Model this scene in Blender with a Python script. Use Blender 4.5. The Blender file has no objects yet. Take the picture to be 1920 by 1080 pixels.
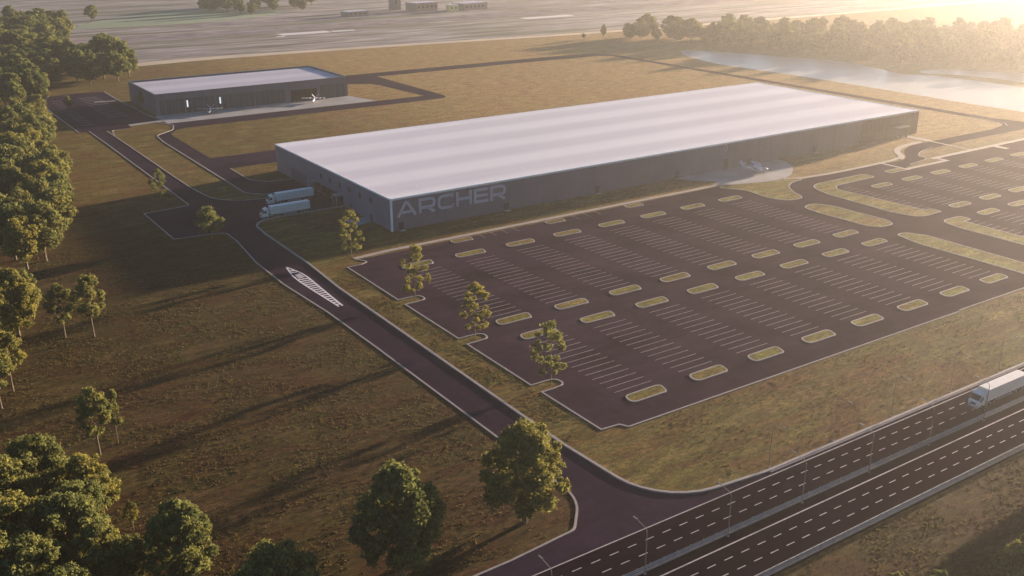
import bpy, bmesh, math, random
import numpy as np
from math import radians, sin, cos, pi, atan2, hypot
from mathutils import Vector, Matrix
from mathutils.geometry import tessellate_polygon

scene = bpy.context.scene
C = scene.collection

# ------------------------------------------------------------------ camera
F_PX, PITCH, YAW, ROLL = 1865.0, 0.35804, -0.58648, -0.0039     # surveyed from the photograph, metres
cy_, sy_ = cos(YAW), sin(YAW)
r_ = Vector((cy_, sy_, 0)); f_ = Vector((-sy_*cos(PITCH), cy_*cos(PITCH), -sin(PITCH))); u_ = r_.cross(f_)
R_ = r_*cos(ROLL) + u_*sin(ROLL); U_ = -r_*sin(ROLL) + u_*cos(ROLL)
cam = bpy.data.cameras.new('camera'); cam.sensor_width = 36; cam.lens = 36*F_PX/1920
cam.clip_start = 1; cam.clip_end = 20000
co = bpy.data.objects.new('camera', cam); C.objects.link(co)
co.matrix_world = Matrix(((R_.x, U_.x, -f_.x, 0), (R_.y, U_.y, -f_.y, 0), (R_.z, U_.z, -f_.z, 100), (0, 0, 0, 1)))
scene.camera = co

# ------------------------------------------------------------------ light
SUN_AZ = math.atan2(1, 0.15)          # clockwise from +Y
SUN_EL = radians(7.0)
w = bpy.data.worlds.new('World'); scene.world = w; w.use_nodes = True
wn = w.node_tree
sky = wn.nodes.new('ShaderNodeTexSky'); sky.sky_type = 'NISHITA'; sky.sun_disc = False
sky.sun_elevation = SUN_EL; sky.sun_rotation = SUN_AZ; sky.air_density = 1.0; sky.dust_density = 0.6; sky.ozone_density = 4.0
bg = wn.nodes['Background']; bg.inputs[1].default_value = 0.05
wn.links.new(sky.outputs[0], bg.inputs[0])
sl = bpy.data.lights.new('sun', 'SUN'); sl.energy = 5.0; sl.angle = radians(1.4); sl.color = (1.0, 0.79, 0.60)
so = bpy.data.objects.new('sun', sl); C.objects.link(so)
sd = Vector((sin(SUN_AZ)*cos(SUN_EL), cos(SUN_AZ)*cos(SUN_EL), sin(SUN_EL)))
so.rotation_euler = sd.to_track_quat('Z', 'Y').to_euler()
so.location = sd*3000
vs = scene.view_settings
vs.view_transform = 'Standard'; vs.look = 'None'; vs.gamma = 1; vs.use_curve_mapping = False
vs.exposure = 1.87

# ------------------------------------------------------------------ materials
def new_mat(name):
    m = bpy.data.materials.new(name); m.use_nodes = True
    nt = m.node_tree; return m, nt, nt.nodes['Principled BSDF']
def setc(b, c, rough=.6, metal=0.0, spec=.5):
    b.inputs['Base Color'].default_value = (*c, 1); b.inputs['Roughness'].default_value = rough
    b.inputs['Metallic'].default_value = metal; b.inputs['Specular IOR Level'].default_value = spec
def plain(name, c, rough=.6, metal=0.0, var=.12, scale=2.0, spec=.5):
    """base colour with a soft procedural variation"""
    m, nt, b = new_mat(name); setc(b, c, rough, metal, spec)
    tc = nt.nodes.new('ShaderNodeTexCoord'); n = nt.nodes.new('ShaderNodeTexNoise'); n.inputs['Scale'].default_value = scale; n.inputs['Detail'].default_value = 4
    nt.links.new(tc.outputs['Object'], n.inputs['Vector'])
    mp = nt.nodes.new('ShaderNodeMapRange'); mp.inputs[1].default_value = .3; mp.inputs[2].default_value = .7
    mp.inputs[3].default_value = 1-var; mp.inputs[4].default_value = 1+var
    nt.links.new(n.outputs['Fac'], mp.inputs[0])
    mx = nt.nodes.new('ShaderNodeVectorMath'); mx.operation = 'SCALE'; mx.inputs[0].default_value = c
    nt.links.new(mp.outputs[0], mx.inputs['Scale']); nt.links.new(mx.outputs[0], b.inputs['Base Color'])
    return m
def noise(nt, scale, detail=4, rough=.55, sx=1, sy=1, rot=0):
    geo = nt.nodes.new('ShaderNodeNewGeometry')
    mp = nt.nodes.new('ShaderNodeMapping'); mp.inputs['Scale'].default_value = (sx, sy, 1); mp.inputs['Rotation'].default_value = (0, 0, rot)
    nt.links.new(geo.outputs['Position'], mp.inputs['Vector'])
    n = nt.nodes.new('ShaderNodeTexNoise'); n.inputs['Scale'].default_value = scale; n.inputs['Detail'].default_value = detail; n.inputs['Roughness'].default_value = rough
    nt.links.new(mp.outputs[0], n.inputs['Vector']); return n.outputs['Fac']
def ramp(nt, fac, stops):
    r = nt.nodes.new('ShaderNodeValToRGB'); e = r.color_ramp.elements
    while len(e) < len(stops): e.new(.5)
    for i, (p, c) in enumerate(stops): e[i].position = p; e[i].color = (*c, 1)
    nt.links.new(fac, r.inputs[0]); return r.outputs[0]
def mix(nt, fac, a, b, blend='MIX'):
    m = nt.nodes.new('ShaderNodeMix'); m.data_type = 'RGBA'; m.blend_type = blend
    for s, v in ((m.inputs[0], fac), (m.inputs[6], a), (m.inputs[7], b)):
        if isinstance(v, (int, float)): s.default_value = v
        elif isinstance(v, tuple): s.default_value = (*v, 1)
        else: nt.links.new(v, s)
    return m.outputs[2]
def bump(nt, b, h, dist, strength=1):
    bp = nt.nodes.new('ShaderNodeBump'); bp.inputs['Distance'].default_value = dist; bp.inputs['Strength'].default_value = strength
    nt.links.new(h, bp.inputs['Height']); nt.links.new(bp.outputs[0], b.inputs['Normal'])

def grass_material(name, green=0.0, fields=True):
    m, nt, b = new_mat(name); setc(b, (.1, .08, .03), .95, 0, .05)
    big = noise(nt, .018, 5, .6, 1, 1.5, .2)
    mid = noise(nt, .085, 7, .68, .6, 1.6, .12)
    fin = noise(nt, .9, 6, .8, .7, 1.3, .1)
    tiny = noise(nt, 4.0, 3, .8)
    pat = noise(nt, .22, 5, .7, .55, 1.6, .1)
    olive, brown = (.095, .078, .018), (.120, .063, .024)
    c1 = ramp(nt, big, [(.42, brown), (.50-green*.15, (.122, .088, .023)), (.58-green*.15, olive)])
    c2 = ramp(nt, mid, [(.36, (.070, .030, .015)), (.45, (.120, .066, .022)), (.52, (.078, .072, .018)), (.62, (.170, .115, .045))])
    c = mix(nt, .62, c1, c2)
    if fields:
        geo = nt.nodes.new('ShaderNodeNewGeometry'); sp = nt.nodes.new('ShaderNodeSeparateXYZ'); nt.links.new(geo.outputs['Position'], sp.inputs[0])
        def sstep(out, a, b_):
            mr = nt.nodes.new('ShaderNodeMapRange'); mr.interpolation_type = 'SMOOTHSTEP'; mr.inputs[1].default_value = a; mr.inputs[2].default_value = b_
            nt.links.new(out, mr.inputs[0]); return mr.outputs[0]
        # tree shade and vignette painted into the meadow west of the access road
        west = sstep(sp.outputs['X'], 101, 98)
        near = sstep(sp.outputs['Y'], 420, 330)
        mw_ = nt.nodes.new('ShaderNodeMath'); mw_.operation = 'MULTIPLY'; nt.links.new(west, mw_.inputs[0]); nt.links.new(near, mw_.inputs[1])
        so_ = sstep(sp.outputs['Y'], 89, 87); mxx = nt.nodes.new('ShaderNodeMath'); mxx.operation = 'MAXIMUM'; nt.links.new(mw_.outputs[0], mxx.inputs[0]); nt.links.new(so_, mxx.inputs[1])  # same painted tree shade and vignette on the grass south of the motorway
        painted_shade = mix(nt, 1., c, (.54, .49, .56), 'MULTIPLY')
        c = mix(nt, mxx.outputs[0], c, painted_shade)
        straw_glow = mix(nt, .55, mix(nt, 1., c, (1.9, 1.75, 1.9), 'MULTIPLY'), (.30, .200, .085))  # dry turf beyond the factory, brightened: sunlit haze put into its colour
        e = sstep(sp.outputs['X'], 150, 330); n_ = sstep(sp.outputs['Y'], 235, 300)
        me_ = nt.nodes.new('ShaderNodeMath'); me_.operation = 'MULTIPLY'; nt.links.new(e, me_.inputs[0]); nt.links.new(n_, me_.inputs[1])
        c = mix(nt, me_.outputs[0], c, straw_glow)
    if not fields: c = mix(nt, 1., c, (1.3, 1.5, 1.2), 'MULTIPLY')
    c = mix(nt, .85, c, ramp(nt, pat, [(.36, (.62, .58, .52)), (.5, (1, 1, 1)), (.64, (1.35, 1.45, 1.25))]), 'MULTIPLY')
    f1 = ramp(nt, fin, [(.36, (.45, .45, .42)), (.5, (.95, .95, .95)), (.64, (1.75, 1.65, 1.5))])
    c = mix(nt, .9, c, f1, 'MULTIPLY')
    f2 = ramp(nt, tiny, [(.34, (.5, .5, .5)), (.5, (1, 1, 1)), (.66, (1.6, 1.55, 1.5))])
    c = mix(nt, .8, c, f2, 'MULTIPLY')
    nt.links.new(c, b.inputs['Base Color'])
    ad = nt.nodes.new('ShaderNodeMath'); ad.operation = 'MULTIPLY_ADD'; ad.inputs[1].default_value = 1.0
    nt.links.new(fin, ad.inputs[0]); nt.links.new(tiny, ad.inputs[2])
    bump(nt, b, ad.outputs[0], .22, .8)
    return m
def asphalt_material(name, c, lo=.75, hi=1.25):
    m, nt, b = new_mat(name); setc(b, c, 1.0, 0, 0)
    a = noise(nt, .05, 5, .6); f = noise(nt, .55, 4, .7); g = noise(nt, 7, 2, .7)
    st = noise(nt, .35, 3, .5, .07, 1)          # tyre-worn streaks along the aisles
    k = ramp(nt, a, [(.3, (lo,)*3), (.5, (1, 1, 1)), (.7, (hi, hi*.97, hi*.94))])
    k2 = ramp(nt, f, [(.25, (.84,)*3), (.75, (1.16,)*3)])
    k3 = ramp(nt, g, [(.25, (.86,)*3), (.75, (1.14,)*3)])
    k4 = ramp(nt, st, [(.35, (.9,)*3), (.65, (1.08,)*3)])
    col = mix(nt, 1., c, k, 'MULTIPLY'); col = mix(nt, 1., col, k2, 'MULTIPLY'); col = mix(nt, 1., col, k3, 'MULTIPLY'); col = mix(nt, 1., col, k4, 'MULTIPLY')
    nt.links.new(col, b.inputs['Base Color']); bump(nt, b, g, .01, .4)
    return m
M = {}
M['grass'] = grass_material('dry_grass')
M['island_grass'] = grass_material('island_grass', .6, False)
M['asphalt'] = asphalt_material('asphalt', (.044, .0265, .0390), .62, 1.38)
M['road_asphalt'] = asphalt_material('road_asphalt', (.034, .0205, .0370), .7, 1.3)
M['highway_asphalt'] = asphalt_material('highway_asphalt', (.0120, .0050, .0110))
M['kerb'] = plain('kerb_concrete', (.30, .26, .25), .8, 0, .12, .6)
M['walk'] = plain('pavement_concrete', (.36, .29, .25), .85, 0, .10, .35)
M['apron'] = plain('apron_concrete', (.33, .31, .30), .7, 0, .18, .12)
M['paint'] = plain('road_paint', (.42, .38, .38), .7, 0, .25, 1.2)
M['stall_paint'] = plain('stall_paint', (.27, .23, .235), .75, 0, .35, .9)
M['trim'] = plain('white_trim', (.90, .89, .88), .35, 0, .04, .2)
M['dark_metal'] = plain('dark_metal', (.035, .035, .04), .5, .3)
M['frame'] = plain('frame_metal', (.2, .2, .2), .5, .3)
M['galv'] = plain('galvanised_steel', (.42, .42, .44), .45, .6, .15, 1.5)
M['rubber'] = plain('rubber', (.02, .02, .02), .85)
M['white_paint'] = plain('white_vehicle_paint', (.90, .82, .73), .35, 0, .05, .5)
M['grey_paint'] = plain('grey_vehicle_paint', (.30, .32, .36), .4, 0, .05, .5)
M['lettering'] = plain('lettering_paint', (.50, .47, .54), .6, 0, .06, .5)
M['bark'] = plain('bark', (.16, .115, .07), .9, 0, .3, 2)
M['orange'] = plain('orange_chock', (.55, .25, .05), .6)
M['canopy'] = plain('canopy_metal', (.26, .24, .24), .5, 0, .08, .5)
M['far_wall'] = plain('far_building_wall', (.22, .19, .17), .8)
M['yellow_wall'] = plain('yellow_cladding', (.75, .68, .22), .6)
M['sand'] = plain('sandy_track', (.50, .40, .29), .9, 0, .2, .03)
def glass(name, c, rough=.12):
    m, nt, b = new_mat(name); setc(b, c, rough, 0, .3); return m
M['glass'] = glass('dark_glass', (.02, .022, .028), .35)
M['bronze_glass'] = glass('bronze_glass', (.018, .009, .005), .5)
def lamp(name, c, s):
    m, nt, b = new_mat(name); setc(b, (.8, .8, .8)); b.inputs['Emission Color'].default_value = (*c, 1); b.inputs['Emission Strength'].default_value = s; return m
M['lit'] = lamp('lit_panel', (.85, .95, 1.0), .25)
M['aircraft_paint'] = plain('aircraft_paint', (.62, .62, .70), .4, 0, .05, .5)
def cladding(name, c, pitch, axis, var=.1):
    m, nt, b = new_mat(name); setc(b, c, .55, .1)
    geo = nt.nodes.new('ShaderNodeNewGeometry'); sp = nt.nodes.new('ShaderNodeSeparateXYZ'); nt.links.new(geo.outputs['Position'], sp.inputs[0])
    # vertical ribs
    ml = nt.nodes.new('ShaderNodeMath'); ml.operation = 'MULTIPLY'; ml.inputs[1].default_value = 1/pitch
    ad = nt.nodes.new('ShaderNodeMath'); ad.operation = 'ADD'; nt.links.new(sp.outputs['X'], ad.inputs[0]); nt.links.new(sp.outputs['Y'], ad.inputs[1])
    nt.links.new(ad.outputs[0], ml.inputs[0]); fr = nt.nodes.new('ShaderNodeMath'); fr.operation = 'FRACT'; nt.links.new(ml.outputs[0], fr.inputs[0])
    rb = ramp(nt, fr.outputs[0], [(0, (.88,)*3), (.07, (1,)*3), (.93, (1,)*3), (1, (.9,)*3)])
    fl = nt.nodes.new('ShaderNodeMath'); fl.operation = 'FLOOR'; nt.links.new(ml.outputs[0], fl.inputs[0])
    wn_ = nt.nodes.new('ShaderNodeTexWhiteNoise'); wn_.noise_dimensions = '1D'; nt.links.new(fl.outputs[0], wn_.inputs['W'])
    pv = ramp(nt, wn_.outputs['Value'], [(0, (1-var,)*3), (1, (1+var,)*3)])
    cl = noise(nt, .12, 4, .6); cv = ramp(nt, cl, [(.3, (.88, .88, .9)), (.7, (1.12, 1.1, 1.08))])
    col = mix(nt, 1., c, rb, 'MULTIPLY'); col = mix(nt, 1., col, pv, 'MULTIPLY'); col = mix(nt, 1., col, cv, 'MULTIPLY')
    nt.links.new(col, b.inputs['Base Color']); return m
M['clad'] = cladding('grey_cladding', (.160, .140, .180), 3.0, 'x', .02)
M['clad_side'] = cladding('side_cladding', (.18, .172, .225), 3.0, 'y', .04)
M['clad_dark'] = cladding('dark_cladding', (.115, .107, .14), 4.5, 'x', .08)
M['hangar_door'] = cladding('hangar_door', (.045, .058, .072), 2.2, 'x', .16)
M['hatched_slats'] = cladding('slat_cladding', (.16, .135, .15), 1.1, 'x', .10)
def roof_material(name, c):
    m, nt, b = new_mat(name); setc(b, c, .55, 0, .3)
    geo = nt.nodes.new('ShaderNodeNewGeometry'); sp = nt.nodes.new('ShaderNodeSeparateXYZ'); nt.links.new(geo.outputs['Position'], sp.inputs[0])
    ml = nt.nodes.new('ShaderNodeMath'); ml.operation = 'MULTIPLY_ADD'; ml.inputs[1].default_value = 2*pi/26.0; ml.inputs[2].default_value = .6
    nt.links.new(sp.outputs['Y'], ml.inputs[0]); sn = nt.nodes.new('ShaderNodeMath'); sn.operation = 'SINE'; nt.links.new(ml.outputs[0], sn.inputs[0])
    mr = nt.nodes.new('ShaderNodeMapRange'); mr.inputs[1].default_value = -1; mr.inputs[2].default_value = 1; mr.inputs[3].default_value = 0; mr.inputs[4].default_value = 1
    nt.links.new(sn.outputs[0], mr.inputs[0])
    bands = ramp(nt, mr.outputs[0], [(.2, (.84, .83, .85)), (.8, (1.0,)*3)])
    n1 = noise(nt, .03, 5, .6, .25, 1.6); v1 = ramp(nt, n1, [(.3, (.92,)*3), (.7, (1.06,)*3)])
    n2 = noise(nt, .9, 3, .6); v2 = ramp(nt, n2, [(.3, (.97,)*3), (.7, (1.03,)*3)])
    # membrane sheet seams
    fr = nt.nodes.new('ShaderNodeMath'); fr.operation = 'MULTIPLY'; fr.inputs[1].default_value = 1/3.0; nt.links.new(sp.outputs['Y'], fr.inputs[0])
    f2 = nt.nodes.new('ShaderNodeMath'); f2.operation = 'FRACT'; nt.links.new(fr.outputs[0], f2.inputs[0])
    sm = ramp(nt, f2.outputs[0], [(0, (.95,)*3), (.05, (1,)*3)])
    col = mix(nt, 1., c, bands, 'MULTIPLY')
    for v in (v1, v2, sm): col = mix(nt, 1., col, v, 'MULTIPLY')
    nt.links.new(col, b.inputs['Base Color']); return m
M['roof'] = roof_material('white_roof', (.84, .80, .82))
M['roof_far'] = roof_material('pale_roof', (.60, .57, .63))
def water_material():
    m, nt, b = new_mat('pond_water'); setc(b, (.46, .40, .32), .30, 0, .7)
    n = noise(nt, .35, 4, .6); bump(nt, b, n, .12, .35); return m
M['water'] = water_material()
def airfield_material():
    m, nt, b = new_mat('airfield_ground'); setc(b, (.2, .18, .16), .9, 0, .1)
    a = noise(nt, .010, 6, .62, .35, 2.2, -.05); f = noise(nt, .05, 5, .7, .3, 2.0, -.05)
    c = ramp(nt, a, [(.38, (.10, .12, .075)), (.46, (.20, .17, .15)), (.52, (.33, .29, .29)), (.60, (.15, .145, .105))])
    k = ramp(nt, f, [(.34, (.6,)*3), (.5, (1,)*3), (.64, (1.5,)*3)])
    nt.links.new(mix(nt, 1., c, k, 'MULTIPLY'), b.inputs['Base Color']); return m
M['airfield'] = airfield_material()
M['runway'] = asphalt_material('runway_asphalt', (.26, .225, .23), .55, 1.4)
M['green_field'] = plain('green_field', (.16, .22, .13), .95, 0, .25, .01)
def leaf_material(name, c):
    m = bpy.data.materials.new(name); m.use_nodes = True; nt = m.node_tree
    for n in list(nt.nodes): nt.nodes.remove(n)
    out = nt.nodes.new('ShaderNodeOutputMaterial'); ms = nt.nodes.new('ShaderNodeMixShader'); ms.inputs[0].default_value = .45
    d = nt.nodes.new('ShaderNodeBsdfDiffuse'); t = nt.nodes.new('ShaderNodeBsdfTranslucent')
    n1 = noise(nt, .5, 3, .6); k = ramp(nt, n1, [(.36, (.62, .74, .72)), (.5, (1, 1, 1)), (.64, (1.35, 1.35, 1.05))])
    n3 = noise(nt, 3.2, 3, .8); k3 = ramp(nt, n3, [(.36, (.5, .54, .53)), (.5, (1, 1, 1)), (.64, (1.6, 1.62, 1.4))])
    oi = nt.nodes.new('ShaderNodeObjectInfo'); k2 = ramp(nt, oi.outputs['Random'], [(0, (.82, .90, .95)), (.5, (1, 1, 1)), (1, (1.18, 1.08, .9))])
    col = mix(nt, 1., c, k, 'MULTIPLY'); col = mix(nt, 1., col, k2, 'MULTIPLY'); col = mix(nt, 1., col, k3, 'MULTIPLY')
    nt.links.new(col, d.inputs[0]); nt.links.new(col, t.inputs[0])
    nt.links.new(d.outputs[0], ms.inputs[1]); nt.links.new(t.outputs[0], ms.inputs[2]); nt.links.new(ms.outputs[0], out.inputs[0]); return m
M['leaf'] = leaf_material('leaves', (.205, .192, .066))
M['leaf_light'] = leaf_material('young_leaves', (.22, .205, .07))
M['blades'] = leaf_material('dry_blades', (.125, .092, .038))
M['leaf_dark'] = leaf_material('dark_leaves', (.15, .155, .05))

# ------------------------------------------------------------------ helpers
def tag(o, label=None, cat=None, group=None, kind=None):
    if label: o['label'] = label
    if cat: o['category'] = cat
    if group: o['group'] = group
    if kind: o['kind'] = kind
    return o
def link(name, me, mat=None, parent=None):
    if mat: me.materials.append(mat)
    o = bpy.data.objects.new(name, me); C.objects.link(o)
    if parent: o.parent = parent
    return o
def empty(name, loc=(0, 0, 0), rz=0):
    o = bpy.data.objects.new(name, None); o.location = loc; o.rotation_euler = (0, 0, rz); o.empty_display_size = .5; C.objects.link(o); return o
def copy_tree(o, parent=None):
    c = o.copy(); C.objects.link(c)
    if parent: c.parent = parent; 
    for ch in list(o.children): copy_tree(ch, c)
    return c
class MB:
    def __init__(s): s.v = []; s.f = []
    def add(s, vs, fs):
        n = len(s.v); s.v += [tuple(v) for v in vs]; s.f += [tuple(i+n for i in f) for f in fs]; return s
    def box(s, x0, x1, y0, y1, z0, z1):
        return s.add([(x0, y0, z0), (x1, y0, z0), (x1, y1, z0), (x0, y1, z0), (x0, y0, z1), (x1, y0, z1), (x1, y1, z1), (x0, y1, z1)],
                     [(3, 2, 1, 0), (4, 5, 6, 7), (0, 1, 5, 4), (1, 2, 6, 5), (2, 3, 7, 6), (3, 0, 4, 7)])
    def prism(s, prof, axis, a, b):
        """prof: list of 2D points; extruded along axis x|y|z between a and b"""
        n = len(prof)
        def P(p, t): return {'x': (t, p[0], p[1]), 'y': (p[0], t, p[1]), 'z': (p[0], p[1], t)}[axis]
        vs = [P(p, a) for p in prof] + [P(p, b) for p in prof]
        fs = [tuple(range(n))[::-1], tuple(range(n, 2*n))] + [(i, (i+1) % n, n+(i+1) % n, n+i) for i in range(n)]
        return s.add(vs, fs)
    def tube(s, pts, rads, seg=8, cap=True):
        rings = []
        for i, p in enumerate(pts):
            p = Vector(p); a = Vector(pts[max(i-1, 0)]); b = Vector(pts[min(i+1, len(pts)-1)]); d = (b-a).normalized()
            x = d.cross(Vector((0, 0, 1)) if abs(d.z) < .9 else Vector((1, 0, 0))).normalized(); y = d.cross(x)
            rings.append([p + (x*cos(2*pi*k/seg) + y*sin(2*pi*k/seg))*rads[i] for k in range(seg)])
        vs = [q for r in rings for q in r]; fs = []
        for i in range(len(pts)-1):
            for k in range(seg): fs.append((i*seg+k, i*seg+(k+1) % seg, (i+1)*seg+(k+1) % seg, (i+1)*seg+k))
        if cap: fs += [tuple(range(seg))[::-1], tuple(range((len(pts)-1)*seg, len(pts)*seg))]
        return s.add(vs, fs)
    def mesh(s, name):
        me = bpy.data.meshes.new(name); me.from_pydata(s.v, [], s.f)
        bm = bmesh.new(); bm.from_mesh(me); bmesh.ops.recalc_face_normals(bm, faces=bm.faces); bm.to_mesh(me); bm.free(); return me
    def build(s, name, mat, parent=None, smooth=False, bevel=0):
        me = s.mesh(name)
        if smooth: me.shade_smooth()
        o = link(name, me, mat, parent)
        if bevel:
            b = o.modifiers.new('bevel', 'BEVEL'); b.width = bevel; b.segments = 2; b.limit_method = 'ANGLE'
        return o
def fillet(pts, closed=True, seg=7):
    """pts: (x, y) or (x, y, radius) -> list of (x, y) with rounded corners"""
    out = []; n = len(pts)
    for i, p in enumerate(pts):
        r = p[2] if len(p) > 2 else 0
        if r <= 0 or (not closed and i in (0, n-1)): out.append((p[0], p[1])); continue
        a = Vector(pts[(i-1) % n][:2]); b = Vector(p[:2]); c = Vector(pts[(i+1) % n][:2])
        d1 = (a-b); d2 = (c-b); l1, l2 = d1.length, d2.length; d1.normalize(); d2.normalize()
        ang = d1.angle(d2)
        if ang > 3.1: out.append((b.x, b.y)); continue
        t = min(r/math.tan(ang/2), l1*.49, l2*.49); r2 = t*math.tan(ang/2)
        bis = (d1+d2).normalized(); ctr = b + bis*(r2/sin(ang/2))
        s = b+d1*t; e = b+d2*t; a0 = atan2(s.y-ctr.y, s.x-ctr.x); a1 = atan2(e.y-ctr.y, e.x-ctr.x)
        da = (a1-a0+pi) % (2*pi)-pi
        out += [(ctr.x+r2*cos(a0+da*k/seg), ctr.y+r2*sin(a0+da*k/seg)) for k in range(seg+1)]
    return out
def smooth_line(pts, seg=5):
    out = []
    for i in range(len(pts)-1):
        p0 = Vector(pts[max(i-1, 0)]); p1 = Vector(pts[i]); p2 = Vector(pts[i+1]); p3 = Vector(pts[min(i+2, len(pts)-1)])
        for k in range(seg):
            t = k/seg; out.append(tuple(.5*((2*p1)+(-p0+p2)*t+(2*p0-5*p1+4*p2-p3)*t*t+(-p0+3*p1-3*p2+p3)*t**3)))
    out.append(tuple(pts[-1])); return out
def sheet_mb(poly, z, mb=None, closed=True):
    mb = mb or MB()
    tris = tessellate_polygon([[Vector((p[0], p[1], 0)) for p in poly]])
    mb.add([(p[0], p[1], z) for p in poly], [tuple(t) for t in tris]); return mb
def sheet(name, poly, z, mat, kind='structure', parent=None):
    me = bpy.data.meshes.new(name); mb = sheet_mb(poly, z); me.from_pydata(mb.v, [], mb.f)
    bm = bmesh.new(); bm.from_mesh(me)
    for f in bm.faces:
        if f.normal.z < 0: f.normal_flip()
    bm.to_mesh(me); bm.free()
    o = link(name, me, mat, parent)
    if kind: o['kind'] = kind
    return o
def offset(poly, d, closed):
    n = len(poly); out = []
    for i in range(n):
        p = Vector(poly[i][:2])
        a = Vector(poly[(i-1) % n][:2]) if (closed or i > 0) else None
        c = Vector(poly[(i+1) % n][:2]) if (closed or i < n-1) else None
        ns = []
        for s, e in ((a, p), (p, c)):
            if s is None or e is None or (e-s).length < 1e-6: continue
            t = (e-s).normalized(); ns.append(Vector((-t.y, t.x)))
        m = ns[0] if len(ns) == 1 else (ns[0]+ns[1])
        if m.length < 1e-6: m = ns[0]
        m.normalize(); k = 1/max(.5, m.dot(ns[0])); q = p+m*d*k; out.append((q.x, q.y))
    return out
def ribbon_mb(poly, width, z0, z1, closed, mb=None):
    mb = mb or MB(); a = offset(poly, width/2, closed); b = offset(poly, -width/2, closed); n = len(poly)
    vs = []
    for i in range(n): vs += [(*a[i], z0), (*a[i], z1), (*b[i], z1), (*b[i], z0)]
    fs = []
    for i in range(n if closed else n-1):
        j = (i+1) % n
        for k in range(4): fs.append((i*4+k, i*4+(k+1) % 4, j*4+(k+1) % 4, j*4+k))
    if not closed: fs += [(0, 1, 2, 3), ((n-1)*4+3, (n-1)*4+2, (n-1)*4+1, (n-1)*4)]
    return mb.add(vs, fs)
def kerb(poly, width=.42, closed=False, z1=.17, name='kerb'):
    o = ribbon_mb(poly, width, -.05, z1, closed).build(name, M['kerb']); o['kind'] = 'structure'; return o

# ================================================================== GROUND
def grid_ground():
    me = bpy.data.meshes.new('ground'); s = 9000
    me.from_pydata([(-s, -s, 0), (s, -s, 0), (s, s, 0), (-s, s, 0)], [], [(0, 1, 2, 3)])
    o = link('ground', me, M['grass']); o['kind'] = 'structure'
grid_ground()

# west access road, truck yard, north car park of the hangar
west_left = fillet([(58, 114.9), (76.5, 115.4), (90.3, 116.6, 3), (96.9, 124, 12), (97, 150), (96.8, 206.7), (96.4, 235, 60), (94.7, 262, 40), (95, 286, 30), (97.4, 310, 10), (97.4, 321.8, 3), (80.8, 323.8), (80.6, 360.5), (97.6, 362.2, 2), (97.4, 491), (97, 526)], False)
west_right = fillet([(250, 111.4), (132, 111.4, 60), (108, 114, 22), (106.4, 141, 30), (106.6, 207.7), (106.7, 250.6, 60), (107.9, 275, 40), (107.9, 312, 12), (109, 328.8, 12), (144.3, 328.8)], False)
yard_left = fillet([(104.5, 522), (105.0, 486), (105.4, 411), (105.7, 388, 20), (108, 357, 22), (144.3, 354.5)], False)
poly = west_left + [(92.1, 526), (91.1, 647), (115.4, 652), (131.6, 648.5), (131.2, 617), (132.9, 556), (134.5, 537), (118, 531), (116.1, 522.5), (104.5, 522)] + yard_left[1:] + west_right[::-1] + [(250, 110.2), (58, 110.2)]
sheet('access_road', poly, .030, M['road_asphalt'])
kerb(west_left, .45); kerb(west_right, .65, z1=.34)
kerb([(92.1, 526), (91.1, 646)], .5); kerb([(131.6, 648.5), (131.2, 617), (132.9, 556), (134.4, 538)], .6)
kerb(yard_left, .5)
kerb(fillet([(116.2, 522.8), (107, 522, 2), (104.6, 505, 3)], False), .5)
# service road from the yard towards the hangar and its loop
serv_left = fillet([(144.3, 361.2), (126, 361.2, 4), (120.7, 368, 5), (120.8, 480, 12), (122, 497, 8), (133, 507, 8), (136.6, 519, 6), (131, 531.5, 3)], False)
serv_in = fillet([(129.2, 409.5), (129.2, 386, 6), (134, 380, 3), (144.3, 378)], False)
sheet('service_road', serv_left[:-1] + [(133, 531), (136, 526), (150, 512), (140, 508.6), (134, 505), (129.4, 498), (128.6, 492), (128.4, 434), (200, 434), (200, 410.5), (129.2, 410.5)] + serv_in[1:], .036, M['road_asphalt'])
sheet('service_road', [(134, 505.5), (140, 508.6), (270, 508.8)] + fillet([(270, 508.8), (294, 510, 8), (296.4, 520)], False)[1:] + [(296.4, 523), (136, 524.2)], .039, M['road_asphalt'])
sheet('service_road', [(285.5, 521), (296.4, 521), (296.4, 610), (249, 610), (249, 589), (268, 589), (279, 582), (281.5, 574)], .042, M['road_asphalt'])
sheet('service_road', [(249, 608), (480, 606.5)] + fillet([(480, 606), (488.8, 598, 12), (489.2, 560)], False) + fillet([(496.4, 560), (496.4, 610, 18), (470, 622), (249, 624)], False), .045, M['road_asphalt'])
sheet('service_road', [(489.2, 562), (489.2, 300)] + fillet([(489.2, 300), (487, 279, 8), (470, 275.6)], False)[1:] + [(470, 266.9), (482.6, 266.8)] + fillet([(482.6, 266.8), (503, 262, 12), (496.4, 293, 20), (496.4, 562)], False)[1:], .048, M['road_asphalt'])
sheet('service_road', [(472, 266.9), (472, 275.6), (414, 275.2), (396, 272), (397.9, 265), (424.4, 267.4)], .051, M['road_asphalt'])
kerb(serv_left, .55); kerb(serv_in, .4)
kerb(fillet([(483, 276), (489, 281, 5), (489.2, 300)], False), .5)
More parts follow.
